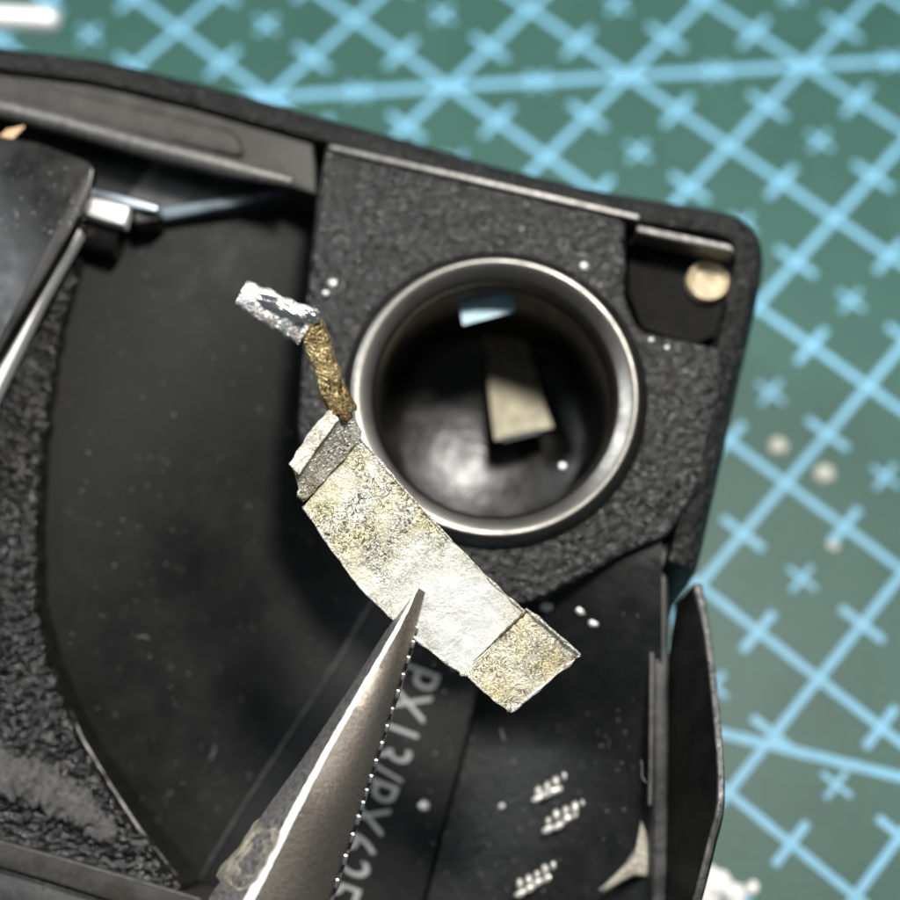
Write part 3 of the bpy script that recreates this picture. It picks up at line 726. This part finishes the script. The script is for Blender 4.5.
Rl = [(425.9, 594, 79.3), (412.4, 642, 78.9), (392.3, 707, 78.4), (371.1, 774, 77.9), (353.3, 830, 77.5), (324.4, 917, 76.9), (306.3, 982, 76.4)]
def loft(chains, n=160, closed=True, amp=0.0):
    bm = bmesh.new(); rows = []
    for j in range(n+1):
        row = []
        for ch in chains:
            p = K(*pline(ch, j/n))-TB
            row.append(bm.verts.new(p+XC*((0.03*noise.noise(p*2.3)+0.02*noise.noise(p*6)) if ch in (Ra, Rb) else 0.0)+Vector((0, 0, amp*noise.noise(p*2)))))
        rows.append(row)
    m = len(chains)
    for a, c in zip(rows[:-1], rows[1:]):
        for i in range(m if closed else m-1): bm.faces.new((a[i], a[(i+1) % m], c[(i+1) % m], c[i]))
    if closed: bm.faces.new(rows[0]); bm.faces.new(rows[-1][::-1])
    return bm
def assign(o, fn, mats):
    for m in mats: o.data.materials.append(m)
    for p in o.data.polygons: p.material_index = fn(p)
def mid_chain(a, c, f, lift):
    return [tuple(lerp(u, v, f) for u, v in zip(p, q))[:2]+(lerp(p[2], q[2], f)-lift*min(1, i/2.0),) for i, (p, q) in enumerate(zip(a, c))]
chains = [Lp, mid_chain(Lp, Ra, 0.5, 0.22), Ra, Rb, mid_chain(Rb, Rt, 0.30, 0.15), mid_chain(Rb, Rt, 0.68, 0.19), Rt, Rl]
bm = loft(chains)
fl = {}
upper = finish('upper_jaw', bm, M_tw, tw, 28)
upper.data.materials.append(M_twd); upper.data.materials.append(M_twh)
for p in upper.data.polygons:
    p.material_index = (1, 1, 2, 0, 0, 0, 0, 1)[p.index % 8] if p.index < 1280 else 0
# lower jaw: the mirror arm behind the strip
Ll = [(412, 597, 80.0), (386, 634, 80.2), (350, 697, 80.2), (307, 764, 80.0), (270, 818, 79.8), (215, 908, 79.4), (176, 970, 79.0)]
Lr = [(427.9, 596, 80.0), (415.3, 644, 80.0), (395.2, 709, 79.6), (374.0, 776, 79.2), (356.2, 832, 78.9), (328.4, 919, 78.3), (310.3, 984, 77.9)]
Lr0 = [(427.9, 596, 79.7), (415.3, 643, 79.4), (395.2, 708, 78.9), (374.1, 775, 78.4), (356.2, 831, 78.0), (328.4, 918, 77.4), (310.3, 983, 76.9)]
Lb = [(418, 597, 80.6), (402, 636, 81.4), (372, 700, 82.0), (340, 768, 82.3), (312, 824, 82.5), (268, 912, 82.6), (236, 976, 82.6)]
Lt = [(415, 596, 79.6), (392, 632, 79.4), (356, 696, 79.0), (314, 763, 78.4), (278, 817, 77.9), (222, 907, 77.2), (184, 969, 76.7)]
finish('lower_jaw', loft([Ll, Lt, Lr0, Lr, Lb]), M_twd, tw, 20)
t = 0.16
ref = None
for k in range(21):
    t = 0.13+k*0.0425
    a = K(*pline(Rl, t))-TB; a2 = K(*pline(Rl, t+0.012))-TB
    d = (a2-a).normalized(); side = d.cross(FW).normalized()
    if side.x < 0: side = -side
    r = (0.13+0.09*t)*random.uniform(0.85, 1.15)
    if ref is None:
        bm = bmesh.new(); bmesh.ops.create_cube(bm, size=1.0); bevel_all(bm, 0.22, 2)
        ref = finish('tooth', bm, M_chrome, tw, 60); o = ref
    else:
        o = ref.copy(); scene.collection.objects.link(o)
    Mx = Matrix((( side.x, d.x, FW.x, 0), (side.y, d.y, FW.y, 0), (side.z, d.z, FW.z, 0), (0, 0, 0, 1)))
    Mx = Mx @ Matrix.Diagonal((r*1.5, r*2.4, r*1.6, 1)); Mx.translation = (a+side*0.02+FW*0.05)*S
    o.matrix_local = Mx
# flux residue stuck on the flank
M_flux = mat_metal('amber_flux', (0.34, 0.31, 0.25), 0.28, 0.9, (1, 1, 1), 1.6, (0.05, 0.043, 0.034), 0.0, 0.12)
FX = [(216, 876), (220, 866), (238, 848), (254, 822), (261, 817), (264, 826), (278, 823), (285, 829), (281, 842), (272, 856), (268, 866), (262, 872), (258, 884), (246, 896), (236, 898), (226, 890)]
bm = bmesh.new(); rings = []; poly = [K(x, y, 0) for x, y in FX]
cen = (250, 858)
for k in range(6):
    f = 1-k/6
    ring = []
    for (x, y) in FX:
        qx, qy = cen[0]+(x-cen[0])*f, cen[1]+(y-cen[1])*f
        # height of the flank under this point
        best = min((abs(lerp(pline(Lp, k_/200)[1], pline(Ra, k_/200)[1], 0.5)-qy), k_/200) for k_ in range(80, 201))[1]
        la, ra = pline(Lp, best), pline(Ra, best); ss = min(max((qx-la[0])/(ra[0]-la[0]), -0.4), 0.95); d = lerp(la[2], ra[2], ss)
        nz = noise.noise(Vector((qx*0.12, qy*0.12, 1)))
        ring.append(bm.verts.new(K(qx, qy, d-0.12-0.10*nz-(0.16 if k == 1 else 0.0)+(0.45 if k == 0 else 0))-TB))
    rings.append(ring)
n = len(FX)
for a, c in zip(rings[:-1], rings[1:]):
    for i in range(n): bm.faces.new((a[i], a[(i+1) % n], c[(i+1) % n], c[i]))
bm.faces.new(rings[-1])
finish('flux_residue', bm, M_flux, tw, 50, 'crusty amber flux patch on the flank')

# ================================================================ small things on the mat
p0, p1 = onmat(-60, 15, 9.0), onmat(60, 21, 9.0)
bm = tube([p0, p0.lerp(p1, 0.88), p0.lerp(p1, 0.94), p0.lerp(p1, 0.98), p1], [1.0, 0.98, 0.9, 0.68, 0.3], 20)
rod = finish('metal_rod', bm, M_satin, None, 60)
tag(rod, 'bright round-ended metal rod beyond the upper left edge of the camera', 'rod')
M_crumb, nt, b = newmat('white_crumb'); b.inputs['Base Color'].default_value = (0.82, 0.82, 0.80, 1); b.inputs['Roughness'].default_value = 0.7
def crumb(name, px, py, r, label, flat=0.6, m=M_crumb, sub=3, grp='white crumbs on the mat'):
    c = onmat(px, py, r*flat*0.8); bm = bmesh.new(); bmesh.ops.create_icosphere(bm, subdivisions=sub, radius=r)
    for v in bm.verts:
        q = v.co*1.6/r+c; k = 1+0.5*noise.noise(q)+0.25*noise.noise(q*2.3); v.co = Vector((v.co.x*k, v.co.y*k, v.co.z*k*flat))
    o = finish(name, bm, m, None, 60); o.location = c*S
    return tag(o, label, 'crumb', grp)
crumb('white_crumb', 716, 884, 0.95, 'largest white crumb on the mat beside the side flap')
crumb('white_crumb', 735, 896, 0.75, 'white crumb just below the largest one at the lower edge')
crumb('white_crumb', 752, 889, 0.40, 'small white crumb right of the larger two at the lower edge')
crumb('white_crumb', 706, 898, 0.75, 'white crumb tucked against the side flap at the lower edge')
M_pale, nt, b = newmat('pale_crumb'); b.inputs['Base Color'].default_value = (0.50, 0.50, 0.46, 1); b.inputs['Roughness'].default_value = 0.8
crumb('pale_crumb', 778, 446, 0.55, 'round pale crumb in the mat cell right of the camera corner', 0.35, M_pale)
crumb('pale_crumb', 824, 474, 0.60, 'elongated pale crumb just across the grid line from the round one', 0.3, M_pale)
crumb('pale_crumb', 833, 546, 0.35, 'small pale crumb at the end of a grid tick', 0.4, M_pale)
# dust: too fine to count
def dust(name, n, fn, rmin, rmax, m, parent):
    bm = bmesh.new()
    for _ in range(n):
        p = fn(); r = random.uniform(rmin, rmax)*random.choice((0.6, 1, 1, 1.5)); a = random.uniform(0, 3)
        vs = [bm.verts.new(p+Vector((r*math.cos(a+k*2.09)*random.uniform(.6, 1.3), r*math.sin(a+k*2.09)*random.uniform(.6, 1.3), random.uniform(0, 0.03)))) for k in range(3)]
        t = bm.verts.new(p+Vector((0, 0, r*0.9)))
        for k in range(3): bm.faces.new((vs[k], vs[(k+1) % 3], t))
    o = finish(name, bm, m, parent, 0, None, 'stuff'); return o
M_dust, nt, b = newmat('dust'); b.inputs['Base Color'].default_value = (0.42, 0.41, 0.39, 1); b.inputs['Roughness'].default_value = 0.8
def on_trough():
    while True:
        x, y = random.uniform(60, 360), 900-660*random.random()**1.6
        if sealx(y)+8 < x:
            p = B(x, y, -8)
            for _ in range(3): p = B(x, y, trough(p.x, p.y))
            return p+Vector((0, 0, 0.02))
def on_panel():
    x, y = random.uniform(400, 655), random.uniform(600, 900); s = max(0, (x-470)/190)
    return B(x, y, max(SH, panel_h(x, y)) + 0.05)
dust('dust', 420, on_trough, 0.02, 0.06, M_dust, cam_t)
dust('dust', 200, on_panel, 0.02, 0.055, M_dust, cam_t)
dust('dust', 60, lambda: B(random.uniform(0, 85), random.uniform(160, 235), 2.03), 0.02, 0.07, M_dust, cam_t)

def fibre(px, py, h, L_, m):
    p = B(px, py, h); a = random.uniform(0, 6.28); pts = []
    for k in range(9):
        a += random.uniform(-0.5, 0.5); p = p+Vector((math.cos(a), math.sin(a), 0))*(L_/8); pts.append(p+Vector((0, 0, 0.05+0.04*math.sin(k))))
    return pts
bm = bmesh.new()
for (x, y, h, L_) in ((640, 757, -1.9, 1.3), (505, 742, -6.0, 0.7), (150, 640, -4.6, 0.7), (210, 760, -8.0, 0.8), (560, 240, 0.1, 0.8)):
    tube(fibre(x, y, h, L_, None), 0.013, 5, bm)
finish('lint', bm, M_dust, cam_t, 0, None, 'stuff')
